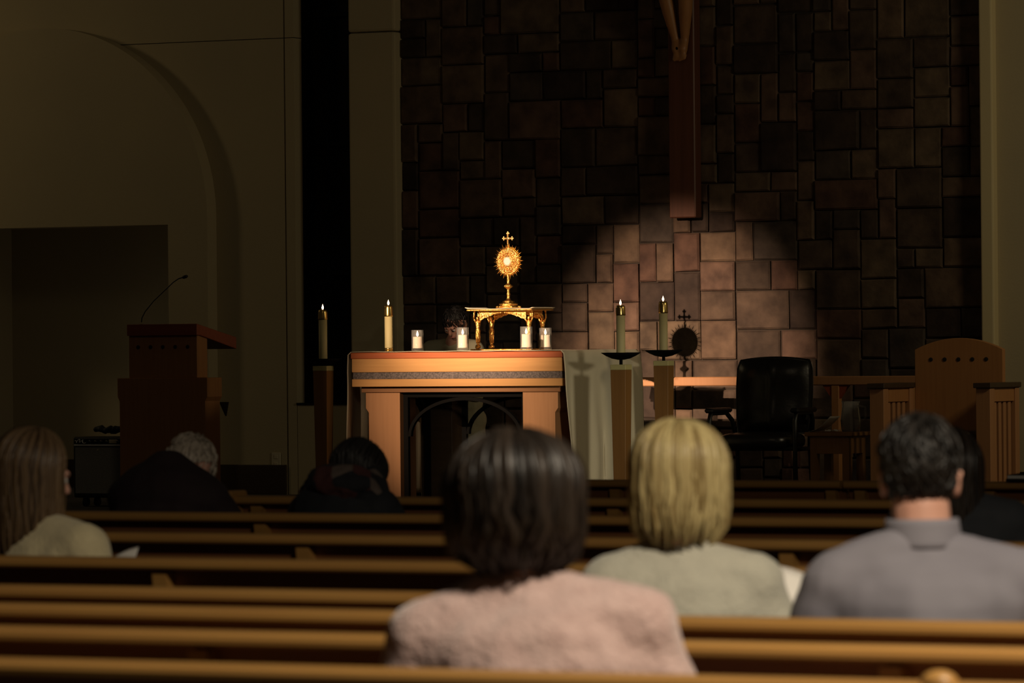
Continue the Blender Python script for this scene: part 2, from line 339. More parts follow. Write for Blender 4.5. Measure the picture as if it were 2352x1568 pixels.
# right of the stone
struct(MB().box(2.435, 2.535, YW-.16, YW+.2, PZ, 6.2).obj('trim_2', 'trim', bevel=.012))
struct(MB().box(2.535, 9, YW-.08, YW+.2, PZ, 6.2).obj('wall_right', 'plaster'))
struct(MB().box(2.535, 9, YW-.1, YW-.08, PZ, .45).obj('baseboard_right', 'basewood'))
p = at(635, 1057, YW)
ot = thing('wall_outlet', 'ivory outlet plate low on the plain wall left of the altar', 'outlet', (p.x, YW, p.z))
MB().cbox(-.04, .04, -.008, 0, -.06, .06, .003).obj('cover_plate', 'ivory', ot)
for dz in (-.028, .028): MB().cbox(-.018, .018, -.011, -.006, dz-.016, dz+.016, .003).obj('socket', 'ivory', ot)

# ------------------------------------------------------------------ crucifix
cr = thing('crucifix', 'tall dark wooden cross hung on the stone wall with a carved figure', 'crucifix', (.043, YW-.03, 2.325))
MB().cbox(-.108, .108, -.11, .0, 0, 3.6, .008).obj('upright', 'crosswood', cr)
MB().cbox(-.95, .95, -.115, -.005, 2.62, 2.83, .008).obj('crossbeam', 'crosswood', cr)
PENDING = []
def remesh(mb, name, m, parent, vox=.01, it=6):
    o = mb.obj(name, m, parent)
    r = o.modifiers.new('r', 'REMESH'); r.mode = 'VOXEL'; r.voxel_size = vox; r.use_smooth_shade = True
    s = o.modifiers.new('s', 'SMOOTH'); s.factor = .5; s.iterations = it
    PENDING.append(o); return o
b = MB()
def fig(p): return Vector((p[0]+.022, -.11+p[1]*(.62 if p[2] < 1.9 else 1), p[2]+.055*max(0, min(1, (2.0-p[2])/.7))))
for sx in (-1, 1):
    hip, knee, ank = fig((sx*.075, -.06, 2.02)), fig((sx*.085-.01, -.17, 1.62)), fig((sx*.038-.01, -.05, 1.26))
    b.caps(hip, .088, knee, .058); b.caps(knee, .058, (knee*.6+ank*.4), .052); b.caps((knee*.6+ank*.4), .052, ank, .031)
    toe = fig((sx*.022+.0, -.10, 1.135)); b.caps(ank, .032, ank*.45+toe*.55+Vector((0, -.01, 0)), .034); b.caps(ank*.45+toe*.55, .033, toe, .022)
    for q in range(5): b.caps(toe+Vector(((q-2)*.013, 0, .01)), .011, toe+Vector(((q-2)*.014, -.012, -.03+abs(q-1)*.004)), .009, 8, 6)
    sh, el, ha = fig((sx*.17, -.07, 2.52)), fig((sx*.46, -.05, 2.60)), fig((sx*.74, -.02, 2.72))
    b.caps(sh, .055, el, .042); b.caps(el, .042, ha, .028); b.ball(ha+Vector((sx*.05, 0, .02)), (.06, .02, .035))
    for q in range(5): b.caps(ha+Vector((sx*.08, 0, .0+q*.014)), .010, ha+Vector((sx*(.13 if q else .10), -.01, -.01+q*.02)), .008, 8, 6)
b.ball(fig((0, -.07, 2.05)), (.14, .10, .12)); b.ball(fig((0, -.08, 2.24)), (.12, .09, .14)); b.ball(fig((0, -.08, 2.42)), (.16, .10, .15)); b.caps(fig((0, -.08, 2.5)), .05, fig((.03, -.11, 2.62)), .048)
b.ball(fig((.05, -.15, 2.70)), (.075, .09, .11)); b.ball(fig((.055, -.235, 2.69)), (.014, .02, .025))
remesh(b, 'corpus', 'corpus', cr, .011, 5)
MB().lathe([(.0, 0), (.006, 0), (.013, .008), (.0, .014)], (0, 0, 0), 8, 'y').xf(Matrix.Translation((.005, -.185, 1.25)) @ Matrix.Rotation(math.pi, 4, 'Z')).obj('nail', 'iron', cr)
MB().lathe([(.15, -.10), (.17, 0), (.165, .06), (.12, .08)], (0, -.17, 2.04), 18).obj('loincloth', 'corpus', cr, smooth=True)

# ------------------------------------------------------------------ rail behind the chair
ry = 33.0
rl = thing('altar_rail', 'long low wooden rail with square posts in front of the stone wall', 'rail', (1.0, ry, PZ))
MB().cbox(-1.25, 1.22, -.035, .035, .835, .90, .006).obj('top_rail', 'altarleg', rl)
for x in (-1.2, .58, 1.15): MB().cbox(x-.03, x+.03, -.028, .028, 0, .835, .004).obj('post', 'lectern', rl)
for x in (.58,):
    for s in (-1, 1): MB().prism([(x+s*.03, .835), (x+s*.10, .835), (x+s*.03, .74)][::s], -.02, .02).obj('bracket', 'lectop', rl)

# ------------------------------------------------------------------ altar
AX0, AX1, AY0, AY1, AT = -.876, .772, 30.3, 31.42, 1.352
ax, ay = (AX0+AX1)/2, (AY0+AY1)/2; hw, hd = (AX1-AX0)/2, (AY1-AY0)/2
al = thing('altar', 'wooden altar table with banded front, four square legs and black iron arches', 'altar', (ax, ay, PZ))
T = AT-PZ
MB().cbox(-hw, hw, -hd, hd, T-.042, T, .004).obj('top', 'altarred', al)
MB().cbox(-hw+.006, hw-.006, -hd+.006, hd-.006, T-.135, T-.042, .002).obj('fascia_board', 'altarwood', al)
MB().cbox(-hw+.01, hw-.01, -hd+.012, hd-.012, T-.183, T-.135, .002).obj('granite_band', 'granite', al)
MB().cbox(-hw+.006, hw-.006, -hd+.006, hd-.006, T-.235, T-.183, .002).obj('fascia_board', 'altarwood', al)
MB().cbox(-hw+.05, hw-.05, -hd+.06, hd-.06, T-.275, T-.235, .002).obj('apron', 'under', al)
lz = T-.275
for sx in (-1, 1):
    for sy in (-1, 1):
        m = MB(); xo, xi = hw-.075, hw-.345; yo, yi = hd-.075, hd-.30
        m.prism([(xi, 0), (xo-.022, 0), (xo-.022, lz-.14), (xo, lz-.11), (xo, lz), (xi, lz)], -yo, -yi)
        m.v = [(v[0]*sx, v[1]*(-sy), v[2]) for v in m.v]
        if sx*sy > 0: m.f = [f[::-1] for f in m.f]
        m.obj('leg', 'altarleg' if sy < 0 else 'basewood', al, bevel=.003)  # rear legs in dark wood: shade under the table put into the colour
def arch_frame(L, w, h, dep=.03):
    """iron frame: two uprights, a head bar and an arch, centred on x=0, length L"""
    m = MB(); m.box(-L/2, -L/2+w, -dep/2, dep/2, 0, h); m.box(L/2-w, L/2, -dep/2, dep/2, 0, h); m.box(-L/2+w, L/2-w, -dep/2, dep/2, h-w, h)
    a = L/2-w; rise = .25; n = 24; base = h-w-.02-rise
    def pt(k, d): t = math.pi*k/n; return (a-d if False else (a-d)*math.cos(t), base+(rise+.02-d)*math.sin(t))
    o = [pt(k, 0) for k in range(n+1)]; i = [pt(k, .022) for k in range(n+1)]
    for k in range(n): m.prism([o[k], o[k+1], i[k+1], i[k]], -dep/2, dep/2)
    return m
Lf = 2*(hw-.345)
arch_frame(Lf, .035, lz).xf(Matrix.Translation((0, -hd+.14, 0))).obj('iron_arch', 'iron', al)
arch_frame(Lf, .035, lz).xf(Matrix.Translation((0, hd-.14, 0))).obj('iron_arch', 'iron', al)
Ls = 2*(hd-.30)
for s in (-1, 1): arch_frame(Ls, .035, lz).xf(Matrix.Translation((s*(hw-.16), 0, 0)) @ Matrix.Rotation(math.pi/2, 4, 'Z')).obj('iron_arch', 'iron', al)
# cloth
CT = AT+.004
def clothpt(u, v):
    drop = 1.0; Ltop = AX1-AX0+.03; tot = 2*drop+Ltop; s = u*tot; y = AY0-.012+v*(AY1-AY0+.024)
    fold = lambda y, k: .022*math.sin(y*8.5+k)+.012*math.sin(y*19+2*k)+.006*math.sin(y*37)
    if s < drop:
        t = (drop-s)/drop; x = AX0-.014-.012*min(1, t*8)-abs(fold(y, .5))*min(1, t*1.5); return (x, y+.012*math.sin(t*7)*(1 if v < .5 else -1), CT-(drop-s))
    if s > drop+Ltop:
        t = (s-drop-Ltop)/drop; x = AX1+.016+.012*min(1, t*8)+abs(fold(y, 2.2))*min(1, t*1.5); return (x, y-.018*math.sin(t*6+.2)*(1 if v < .5 else -.6), CT-(s-drop-Ltop))
    x = AX0-.014+(s-drop); return (x, y, CT+.003*math.sin(x*9+y*4)**2)
m = MB().grid(clothpt, 90, 70); c = m.obj('altar_cloth', 'linen', None, smooth=True, solid=.003)
tag(c, 'white altar cloth hanging down the ends of the wooden altar', 'cloth')

# ------------------------------------------------------------------ candles
def flame_mb(z, s=1): return MB().lathe([(.0005, z), (.006*s, z+.006*s), (.0085*s, z+.014*s), (.0065*s, z+.026*s), (.002*s, z+.037*s), (.0003, z+.044*s)], n=10)
def pillar_candle(root, z0, h, r, caph, foot=True):
    MB().lathe([(r*.75, z0), (r*1.02, z0+.004), (r*1.02, z0+.014), (r*.9, z0+.018)], n=20).obj('brass_socket', 'brass', root, smooth=True)
    cb = MB().lathe([(r*.97, z0+.016), (r, z0+.02), (r, z0+h)], n=24).obj('candle', 'wax', root, smooth=False)
    for p_ in cb.data.polygons: p_.use_smooth = len(p_.vertices) == 4
    MB().lathe([(r*1.1, z0+h-.006), (r*1.12, z0+h), (r*1.09, z0+h+caph*.2), (r*1.06, z0+h+caph*.7), (r*.98, z0+h+caph*.9), (r*.80, z0+h+caph), (r*.7, z0+h+caph), (r*.3, z0+h+caph+.001)], n=24).obj('brass_follower', 'brass', root, smooth=True)
    MB().tube([(0, 0, z0+h+caph), (0, 0, z0+h+caph+.012)], .0015, 6).obj('wick', 'wick', root)
    flame_mb(z0+h+caph+.001, .85).obj('flame', 'flame', root, smooth=True)
def stand(px, Y, top_py, label, flame_py, bowl_py, cap_py):
    p = at(px, 1100, Y); z = lambda q: at(px, q, Y).z
    t = thing('candle_stand', label, 'candle stand', (at(px, 900, Y).x, Y, PZ), R(4), 'floor candle stands around the altar')
    zc = z(cap_py)-PZ; zb = z(bowl_py)-PZ; zf = z(flame_py)-PZ; zw = z(top_py)-PZ
    m = MB(); a, b2 = .054, .040
    m.add([(-b2, -b2, 0), (b2, -b2, 0), (b2, b2, 0), (-b2, b2, 0), (-a, -a, zc-.035), (a, -a, zc-.035), (a, a, zc-.035), (-a, a, zc-.035)], [(0,3,2,1),(4,5,6,7),(0,1,5,4),(1,2,6,5),(2,3,7,6),(3,0,4,7)])
    m.obj('post', 'post', t, bevel=.003)
    MB().cbox(-a-.001, a+.001, -a-.001, a+.001, zc-.035, zc, .003).obj('post_cap', 'postcap', t)
    MB().cbox(-.14, .14, -.14, .14, 0, .025, .005).obj('foot_plate', 'iron', t)
    MB().lathe([(.011, zc-.002), (.011, zb-.045), (.02, zb-.04), (.03, zb-.036)], n=12).obj('stem', 'iron', t, smooth=True)
    rb = .132
    MB().lathe([(.02, zb-.046), (.06, zb-.038), (.10, zb-.02), (rb, zb), (rb-.004, zb+.002), (.09, zb-.012), (.04, zb-.024), (.0, zb-.026)], n=36).obj('bowl', 'iron', t, smooth=True)
    pillar_candle(t, zb-.02, zw-zb+.02, .0295, zf-zw)
    return t
stand(743, 30.25, 732, 'candle stand at the left of the altar, before the dark window', 711, 824, 840)
stand(1427, 29.7, 722, 'nearer candle stand in front of the hanging white cloth at right', 701, 810, 837)
stand(1525, 30.9, 717, 'farther right candle stand, before the lit stone wall', 692, 804, 828)
Yc = 30.42; p = at(893, 804, Yc)
ac = thing('altar_candle', 'tall cream candle with brass top standing on the left of the altar', 'candle', (p.x, Yc, CT+.005))
MB().lathe([(.030, 0), (.030, .004), (.012, .008), (.012, .016)], n=20).obj('brass_foot', 'brass', ac, smooth=True)
pillar_candle(ac, .006, at(893, 727, Yc).z-CT-.004, .0275, .072)
M['followglass'] = M['brass']
labels = ['leftmost glass votive candle on the altar', 'glass votive candle just left of the gold stand legs', 'glass votive candle in front of the right legs of the gold stand', 'rightmost glass votive candle, near the altar corner']
for (px, Y, top), lb in zip(((959, 30.60, 757), (1063, 30.52, 751), (1209, 30.50, 749), (1253, 30.72, 752)), labels):
    p = at(px, 803, Y); h = at(px, top, Y).z-CT-.006
    g = thing('votive_candle', lb, 'candle', (p.x, Y, CT+.004), 0, 'votive candles in glass on the altar')
    MB().lathe([(.036, 0), (.041, .004), (.0415, .02), (.0415, h), (.0395, h), (.0385, .022), (.0, .018)], n=28).obj('glass_cup', 'glass', g, smooth=True)
    hw_ = h*.66
    wx = MB().lathe([(.035, .02), (.0355, .024), (.0355, hw_), (.033, hw_+.003), (.0, hw_-.001)], n=24).obj('wax', 'waxw', g, smooth=False)
    MB().tube([(0, 0, hw_-.002), (.001, 0, hw_+.012)], .0014, 6).obj('wick', 'wick', g)
    flame_mb(hw_+.004, .95).obj('flame', 'flame', g, smooth=True)

# ------------------------------------------------------------------ gold stand and monstrance
SX, SY = .078, 30.86; SZT = 1.643
st = thing('exposition_stand', 'small gold stand with figured legs and a white top, on the altar', 'stand', (SX, SY, CT+.004))
H = SZT-CT-.004
MB().cbox(-.24, .24, -.14, .14, 0, .010, .003).obj('base_plate', 'gold', st)
MB().cbox(-.255, .255, -.165, .165, H-.010, H, .003).obj('top_plate', 'gold', st)
def topcloth(u, v):
    x = -.262+u*.524; y = -.172+v*.344; e = max(0, abs(u-.5)-.44)/.06
    return (x, y, H+.004+.008*e*e+.002*math.sin(x*20))
MB().grid(topcloth, 24, 8).obj('top_cloth', 'linen', st, smooth=True, solid=.003)
for sx in (-1, 1):
    for sy in (-1, 1):
        x, y = sx*.20, sy*.10; m = MB()
        m.ball((0, 0, .026), (.020, .020, .016)); m.ball((0, -.012, .02), (.014, .018, .010))
        m.lathe([(.012, .03), (.009, .05), (.012, .08), (.017, .11), (.019, .135), (.014, .155), (.017, .175), (.020, .19), (.012, .205), (.008, .212)], n=14)
        m.ball((0, -.002, .222), (.011, .012, .014))
        for s in (-1, 1):
            m.caps((s*.016, 0, .196), .007, (s*.030, -.004, .222), .006, 8, 6); m.caps((s*.030, -.004, .222), .006, (s*.026, 0, H-.012), .005, 8, 6); m.ball((s*.026, 0, H-.014), .009, n=8, m=6)
        for q in range(5):    # drapery
            a = q*1.25; m.tube([(.015*math.cos(a), .015*math.sin(a), .135), (.013*math.cos(a+.3), .013*math.sin(a+.3), .09), (.012*math.cos(a+.5), .012*math.sin(a+.5), .05)], [.005, .004, .003], 6)
        m.xf(Matrix.Translation((x, y, 0))); m.obj('leg', 'gold', st, smooth=True)
def apron(L, dep):
    m = MB(); n = 20; hi = H-.010
    lo = [hi-.055*abs(k/n*2-1)**1.4-.006-.007*abs(math.sin(k*1.5)) for k in range(n+1)]
    xs = [-L/2+L*k/n for k in range(n+1)]
    for k in range(n): m.prism([(xs[k], lo[k]), (xs[k+1], lo[k+1]), (xs[k+1], hi), (xs[k], hi)], -dep, dep)
    for k in range(0, n+1):
        if k not in (n//2,): m.ball((xs[k], -dep-.001, (lo[k]+hi)/2-.006), (.007, .005, .008), n=7, m=5)
    return m
for s in (-1, 1): apron(.36, .004).xf(Matrix.Translation((0, s*.105, 0))).obj('apron', 'gold', st, smooth=False)
for s in (-1, 1): apron(.17, .004).xf(Matrix.Translation((s*.205, 0, 0)) @ Matrix.Rotation(math.pi/2, 4, 'Z')).obj('apron', 'gold', st)

mz = SZT+.008; p = at(1167, 600, SY)
mo = thing('monstrance', 'gold sunburst monstrance with a cross on top, standing on the gold stand', 'monstrance', (p.x, SY, mz), R(-5))
zc = p.z-mz
k = 1
base = [(.0, 0), (.078, 0), (.080, .008), (.066, .014), (.062, .026), (.070, .028), (.058, .034), (.040, .040), (.042, .048), (.026, .052), (.016, .062), (.011, .075), (.012, .095), (.016, .099), (.011, .103), (.010, .125), (.013, .134), (.030, .146), (.033, .152), (.030, .158), (.013, .168), (.010, .18), (.012, .20), (.008, .225), (.006, zc-.06)]
MB().lathe(base, n=28).obj('base_and_stem', 'gold', mo, smooth=True)
for q in range(6):
    a = q*math.pi/3+.3; MB().ball((.078*math.cos(a), .078*math.sin(a), .008), (.014, .014, .010), n=8, m=6).obj('foot', 'gold', mo, smooth=True)
nr = 52
for q in range(nr):
    a = 2*math.pi*q/nr+.03; ln = (.127, .110, .119, .106)[q % 4]; L0 = .045; wdt = .0036; d = Vector((math.cos(a), 0, math.sin(a))); t = Vector((-math.sin(a), 0, math.cos(a))); cc = Vector((0, 0, zc))
    vs = [cc+d*L0+t*.0028, cc+d*L0-t*.0028, cc+d*L0+Vector((0, -.004, 0)), cc+d*ln*.86+t*wdt, cc+d*ln*.86-t*wdt, cc+d*ln*.86+Vector((0, -.005, 0)), cc+d*ln, cc+d*L0+Vector((0, .003, 0)), cc+d*ln*.86+Vector((0, .004, 0))]
    MB().add(vs, [(0, 2, 5, 3), (2, 1, 4, 5), (3, 5, 6), (5, 4, 6), (1, 7, 8, 4), (7, 0, 3, 8), (8, 3, 6), (4, 8, 6)]).obj('ray', 'goldray', mo)
def torus(R_, r, n=48, k=8):
    return [(R_*math.cos(2*math.pi*i/n), -.003, zc+R_*math.sin(2*math.pi*i/n)) for i in range(n+1)]
disc = MB().lathe([(.0, .004), (.090, .004), (.093, .0), (.090, -.004), (.0, -.004)], (0, 0, zc), 48, 'y').obj('sunburst_plate', 'gold', mo, smooth=False)
MB().tube(torus(.036, .004), .0048, 8, False).obj('luna_ring', 'gold', mo, smooth=True)
MB().tube(torus(.052, .004), .004, 8, False).obj('outer_ring', 'gold', mo, smooth=True)
m = MB(); rr_ = random.Random(3)
for q in range(26):
    a = 2*math.pi*q/26; m.ball((.044*math.cos(a), -.007, zc+.044*math.sin(a)), .0038, n=8, m=6)
m.obj('jewel_beads', 'gold', mo, smooth=True)
m = MB()
for q in range(34):
    a = 2*math.pi*q/34+rr_.uniform(-.05, .05); r_ = rr_.uniform(.062, .088); m.ball((r_*math.cos(a), -.008-rr_.uniform(0, .004), zc+r_*math.sin(a)), (.0065, .006, .0065), n=8, m=6)
    a += .09; m.ball((.058*math.cos(a), -.007, zc+.058*math.sin(a)), .005, n=7, m=5)
o = m.obj('foliage_relief', 'goldray', mo, smooth=True)
MB().lathe([(.0, -.0035), (.026, -.0035), (.026, -.0075), (.0, -.0075)][::-1], (-.004, 0, zc+.001), 32, 'y').obj('host', 'host', mo)
MB().lathe([(.0, -.009), (.033, -.009), (.033, -.0105), (.0, -.0105)][::-1], (0, 0, zc), 32, 'y').obj('glass_lens', 'glass', mo)
m = MB(); zt = zc+.118; m.cbox(-.006, .006, -.004, .004, zt, zt+.076, .001); m.cbox(-.032, .032, -.004, .004, zt+.0345, zt+.0465, .001); m.ball((0, 0, zt+.0405), (.012, .006, .012), n=10, m=7)
for x, z_ in ((-.034, .0405), (.034, .0405), (0, .075)):
    for dx, dz in ((0, 0), (0, .009), (.008, .0), (0, -.009), (-.008, 0)): m.ball((x+dx, 0, zt+z_+dz), (.0065, .0045, .0065), n=8, m=6)
m.obj('cross', 'goldray', mo, smooth=False)
MB().tube([(0, 0, zc+.07), (0, 0, zt+.004)], [.009, .005], 8).obj('cross_stem', 'gold', mo)

# ------------------------------------------------------------------ lectern, microphone
LX, LY = -2.535, 30.5
lc = thing('lectern', 'stepped wooden lectern with a row of dark plugs and sloping red top', 'lectern', (LX, LY, PZ))
MB().prism([(-.358, 0), (.358, 0), (.358, .77), (.375, .80), (.375, .935), (-.375, .935), (-.375, .80), (-.358, .77)], 0, .20).obj('base', 'lectern', lc, bevel=.003)
MB().cbox(-.285, .285, .015, .155, .935, 1.235, .003).obj('upper_body', 'lectern', lc)
for q in range(5): MB().lathe([(.0135, .017), (.0135, .008), (.0, .006)], (-.205+q*.1035, 0, 1.155), 14, 'y').obj('plug', 'hole', lc)
m = MB(); m.prism([(-.01, 1.235), (.035, 1.235), (.53, 1.135), (.53, 1.22), (-.01, 1.318)], -.285, .30, 'x'); m.obj('desk_top', 'lectop', lc, bevel=.004)
MB().prism([(.35, .76), (.42, .76), (.40, .66)], .2, .22).obj('ledge_bracket', 'plastic', lc)
mp0 = at(325, 742, 30.62)
mi = thing('gooseneck_microphone', 'thin black gooseneck microphone on top of the lectern', 'microphone', (mp0.x, 30.62, PZ+1.308))
MB().lathe([(.028, -.012), (.03, .004), (.012, .012), (.0, .013)], n=16).obj('mount', 'plastic', mi, smooth=True)
q0 = Vector((mp0.x, 30.62, PZ+1.308)); pts = [at(px, py, 30.62)-q0 for px, py in ((325, 740), (326, 730), (333, 716), (352, 692), (378, 667), (398, 648), (410, 640), (420, 637))]
MB().tube(pts, .0042, 8).obj('gooseneck', 'plastic', mi, smooth=True)
d = (pts[-1]-pts[-2]).normalized()
MB().tube([pts[-1]-d*.004, pts[-1]+d*.004, pts[-1]+d*.03, pts[-1]+d*.04], [.006, .012, .012, .007], 10).obj('capsule', 'plastic', mi, smooth=True)

# ------------------------------------------------------------------ guitar amplifier
a0 = at(167, 1005, 30.95)
am = thing('guitar_amplifier', 'black guitar amplifier with silver grille on the floor beside the lectern', 'amplifier', (a0.x, 30.95, PZ))
W_, b0, t0 = .60, .065, at(167, 1003, 30.95).z-PZ
MB().cbox(0, W_, .0, .26, b0, t0, .012).obj('cabinet', 'tolex', am)
MB().cbox(.022, W_-.022, -.006, .01, b0+.03, t0-.075, .003).obj('grille', 'grille', am)
MB().cbox(.016, W_-.016, -.012, .0, t0-.066, t0-.054, .002).obj('trim_strip', 'chrome', am)
MB().cbox(.016, W_-.016, -.008, .004, t0-.054, t0-.012, .002).obj('control_panel', 'plastic', am)
for q in range(9):
    if q != 4: MB().lathe([(.011, -.006), (.011, -.022), (.008, -.026), (.0, -.026)], (.16+q*.048, 0, t0-.033), 12, 'y').obj('knob', 'plastic', am)
    MB().box(.158+q*.048, .162+q*.048, -.028, -.025, t0-.031, t0-.024).obj('knob_mark', 'ivory', am)
MB().cbox(.16+4*.048-.035, .16+4*.048+.035, -.011, -.006, t0-.046, t0-.020, .002).obj('name_plate', 'ivory', am)
lg = []
for q in range(25):
    t = q/24; lg.append((.026+.085*t+.008*math.sin(t*20), -.011, t0-.042+.020*t*(1-t)*2+.011*math.cos(t*17)+.004))
MB().tube(lg, .0028, 6).obj('script_logo', 'chrome', am)
MB().lathe([(.006, -.006), (.006, -.011), (.0, -.012)], (.16+.06, 0, t0-.095), 10, 'y').obj('pilot_lamp', 'ivory', am)
for x in (.08, W_-.08):
    for y in (.05, .2):
        MB().tube([(x-.014, y, .03), (x+.014, y, .03)], .03, 14).obj('caster', 'plastic', am); MB().box(x-.018, x+.018, y-.015, y+.015, .045, b0+.002).obj('caster_bracket', 'plastic', am)
bg = MB(); rb = random.Random(5)
for q in range(16): bg.caps((a0.x+.12+q*.026, 31.07+rb.uniform(-.03, .03), PZ+t0+.045+rb.uniform(-.01, .012)), .022, (a0.x+.16+q*.026, 31.07+rb.uniform(-.04, .04), PZ+t0+.045+rb.uniform(-.008, .022)), .020, 8, 6)
tag(remesh(bg, 'black_bag', 'tolex', None, .008, 3), 'soft black bag slumped on top of the guitar amplifier', 'bag')

# ------------------------------------------------------------------ office chair
CX, CY = 1.41, 32.25
oc = thing('office_chair', 'black leather armchair standing before the lit stone wall', 'chair', (CX, CY, PZ), R(6))
def chairback(u, v, off):      # u across, v up
    x = (u-.5)*2; wv = .265+.02*math.sin(v*2.4)-.012*(v-.3)**2
    crn = max(0, v-.86)/.14; wv *= math.sqrt(max(.0, 1-(.36*crn)**2))
    z = .50+v*(.525+.022*(1-x*x)); 
    pad = .055*(1-abs(x)**4)*(1-(2*v-1)**6); y = .06+.05*v-off*(.015+pad*(1+.12*math.sin(v*9.5)))-(0 if off < 0 else .008*(abs(x) < .04))
    return (x*wv, y-.02*(1-x*x)*off, z)
m = MB().grid(lambda u, v: chairback(u, v, 1), 26, 26); n0 = len(m.v); m.grid(lambda u, v: chairback(1-u, v, -.7), 26, 26)
for k in range(26):
    A = lambda i, j: i*27+j; B = lambda i, j: n0+(26-i)*27+j
    m.f += [(A(0, k+1), A(0, k), B(0, k), B(0, k+1)), (A(26, k), A(26, k+1), B(26, k+1), B(26, k)), (A(k, 0), A(k+1, 0), B(k+1, 0), B(k, 0)), (A(k+1, 26), A(k, 26), B(k, 26), B(k+1, 26))]
m.obj('backrest', 'leather', oc, smooth=True)
def cushion(u, v):
    a = u*2*math.pi; ph = (v-.5)*math.pi; s = lambda t, e: math.copysign(abs(t)**e, t)
    return (.27*s(math.cos(a), .45)*s(math.cos(ph), .5), -.19+.27*s(math.sin(a), .45)*s(math.cos(ph), .5), .455+.065*s(math.sin(ph), .6))
MB().grid(cushion, 32, 12).obj('seat', 'leather', oc, smooth=True)
for s in (-1, 1):
    MB().cbox(s*.315-.032, s*.315+.032, -.42, .0, .655, .69, .012).obj('armrest_pad', 'leather', oc)
    MB().tube([(s*.315, -.40, .0), (s*.315, -.40, .60), (s*.315, -.37, .655), (s*.315, -.05, .655), (s*.30, .03, .60), (s*.285, .06, .50)], .017, 10).obj('arm_frame', 'plastic', oc, smooth=True)
    MB().tube([(s*.275, .10, .0), (s*.27, .05, .42), (s*.26, .10, .8)], .016, 10).obj('leg', 'plastic', oc, smooth=True)
    MB().tube([(s*.315, -.40, .40), (s*.28, .05, .40)], .014, 8).obj('side_bar', 'plastic', oc, smooth=True)
MB().tube([(-.3, -.36, .405), (.3, -.36, .405)], .014, 8).obj('front_bar', 'plastic', oc)

# ------------------------------------------------------------------ small side table with things on it
p0, p1 = at(1850, 992, 31.9), at(1958, 992, 31.9); tz = at(1920, 992, 31.95).z-PZ; tx = (p0.x+p1.x)/2; tw = (p1.x-p0.x)/2
sd = thing('side_table', 'small square wooden side table between the black armchair and the big wooden chair', 'table', (tx, 32.05, PZ))
MB().cbox(-tw, tw, -.17, .17, tz-.028, tz, .004).obj('top', 'post', sd)
MB().cbox(-tw+.03, tw-.03, -.14, -.12, tz-.15, tz-.028, .002).obj('apron', 'post', sd); MB().cbox(-tw+.03, tw-.03, .12, .14, tz-.15, tz-.028, .002).obj('apron', 'post', sd)
for s in (-1, 1):
    MB().cbox(s*(tw-.04)-.01, s*(tw-.04)+.01, -.14, .14, tz-.15, tz-.028, .002).obj('apron', 'post', sd)
    for y in (-.115, .115): MB().cbox(s*(tw-.055)-.026, s*(tw-.055)+.026, y-.026, y+.026, 0, tz-.03, .003).obj('leg', 'post', sd)
zt = PZ+tz
pp = at(1900, 985, 31.95)
def sheet(u, v):
    t = u; return (pp.x-.12+t*.17, 31.89+v*.17, zt+.004+.105*t**1.8)
tag(MB().grid(sheet, 12, 4).obj('paper_sheet', 'paper', None, smooth=True, solid=.001), 'curled white paper sheet on the small side table', 'paper')
pg = at(1952, 985, 32.1)
pt = thing('water_pitcher', 'clear pitcher standing on the small side table', 'pitcher', (pg.x-.01, 32.14, zt+.001))
MB().lathe([(.0, 0), (.06, 0), (.066, .01), (.072, .08), (.062, .15), (.058, .19), (.066, .21), (.064, .21), (.055, .19), (.058, .15), (.067, .08), (.06, .014), (.0, .012)], n=28).obj('body', 'glass', pt, smooth=True)
MB().tube([(.058, 0, .18), (.11, 0, .17), (.115, 0, .10), (.068, 0, .06)], .007, 8).obj('handle', 'glass', pt, smooth=True)
kn = thing('crumpled_napkin', 'crumpled white napkin at the front of the small side table', 'napkin', (pg.x-.05, 31.93, zt))
rn = random.Random(9); m = MB().grid(lambda u, v: ((u-.5)*.10, (v-.5)*.06, .006+.012*abs(noise.noise(Vector((u*5, v*5, 2))))*2), 12, 8); m.obj('cloth', 'paper', kn, solid=.001)

# ------------------------------------------------------------------ presider's chair
PCX, PCY = 2.865, 32.2
pc = thing('presider_chair', 'large wooden chair with arched back and five dark plugs, at right', 'chair', (PCX, PCY, PZ))
bt = at(2200, 776, PCY).z-PZ; bs = at(2102, 803, PCY).z-PZ; n = 16; hwb = .328
pts = [(-hwb, .30), (hwb, .30)]+[(hwb*(1-2*k/n), bs+(bt-bs)*(1-(1-2*k/n)**2)) for k in range(n+1)]
MB().prism(pts, 0, .05).obj('back', 'lectern', pc, bevel=.004)
hz = at(2202, 825, PCY).z-PZ
for q in range(5): MB().lathe([(.0145, .003), (.0145, -.004), (.0, -.006)], (-.206+q*.1032, 0, hz), 14, 'y').obj('plug', 'hole', pc)
MB().cbox(-.33, .33, -.52, 0, .40, .47, .006).obj('seat', 'lectern', pc)
MB().cbox(-.30, .30, -.50, -.02, .47, .53, .02).obj('seat_cushion', 'basewood', pc)
az = at(2040, 880, 31.7).z-PZ
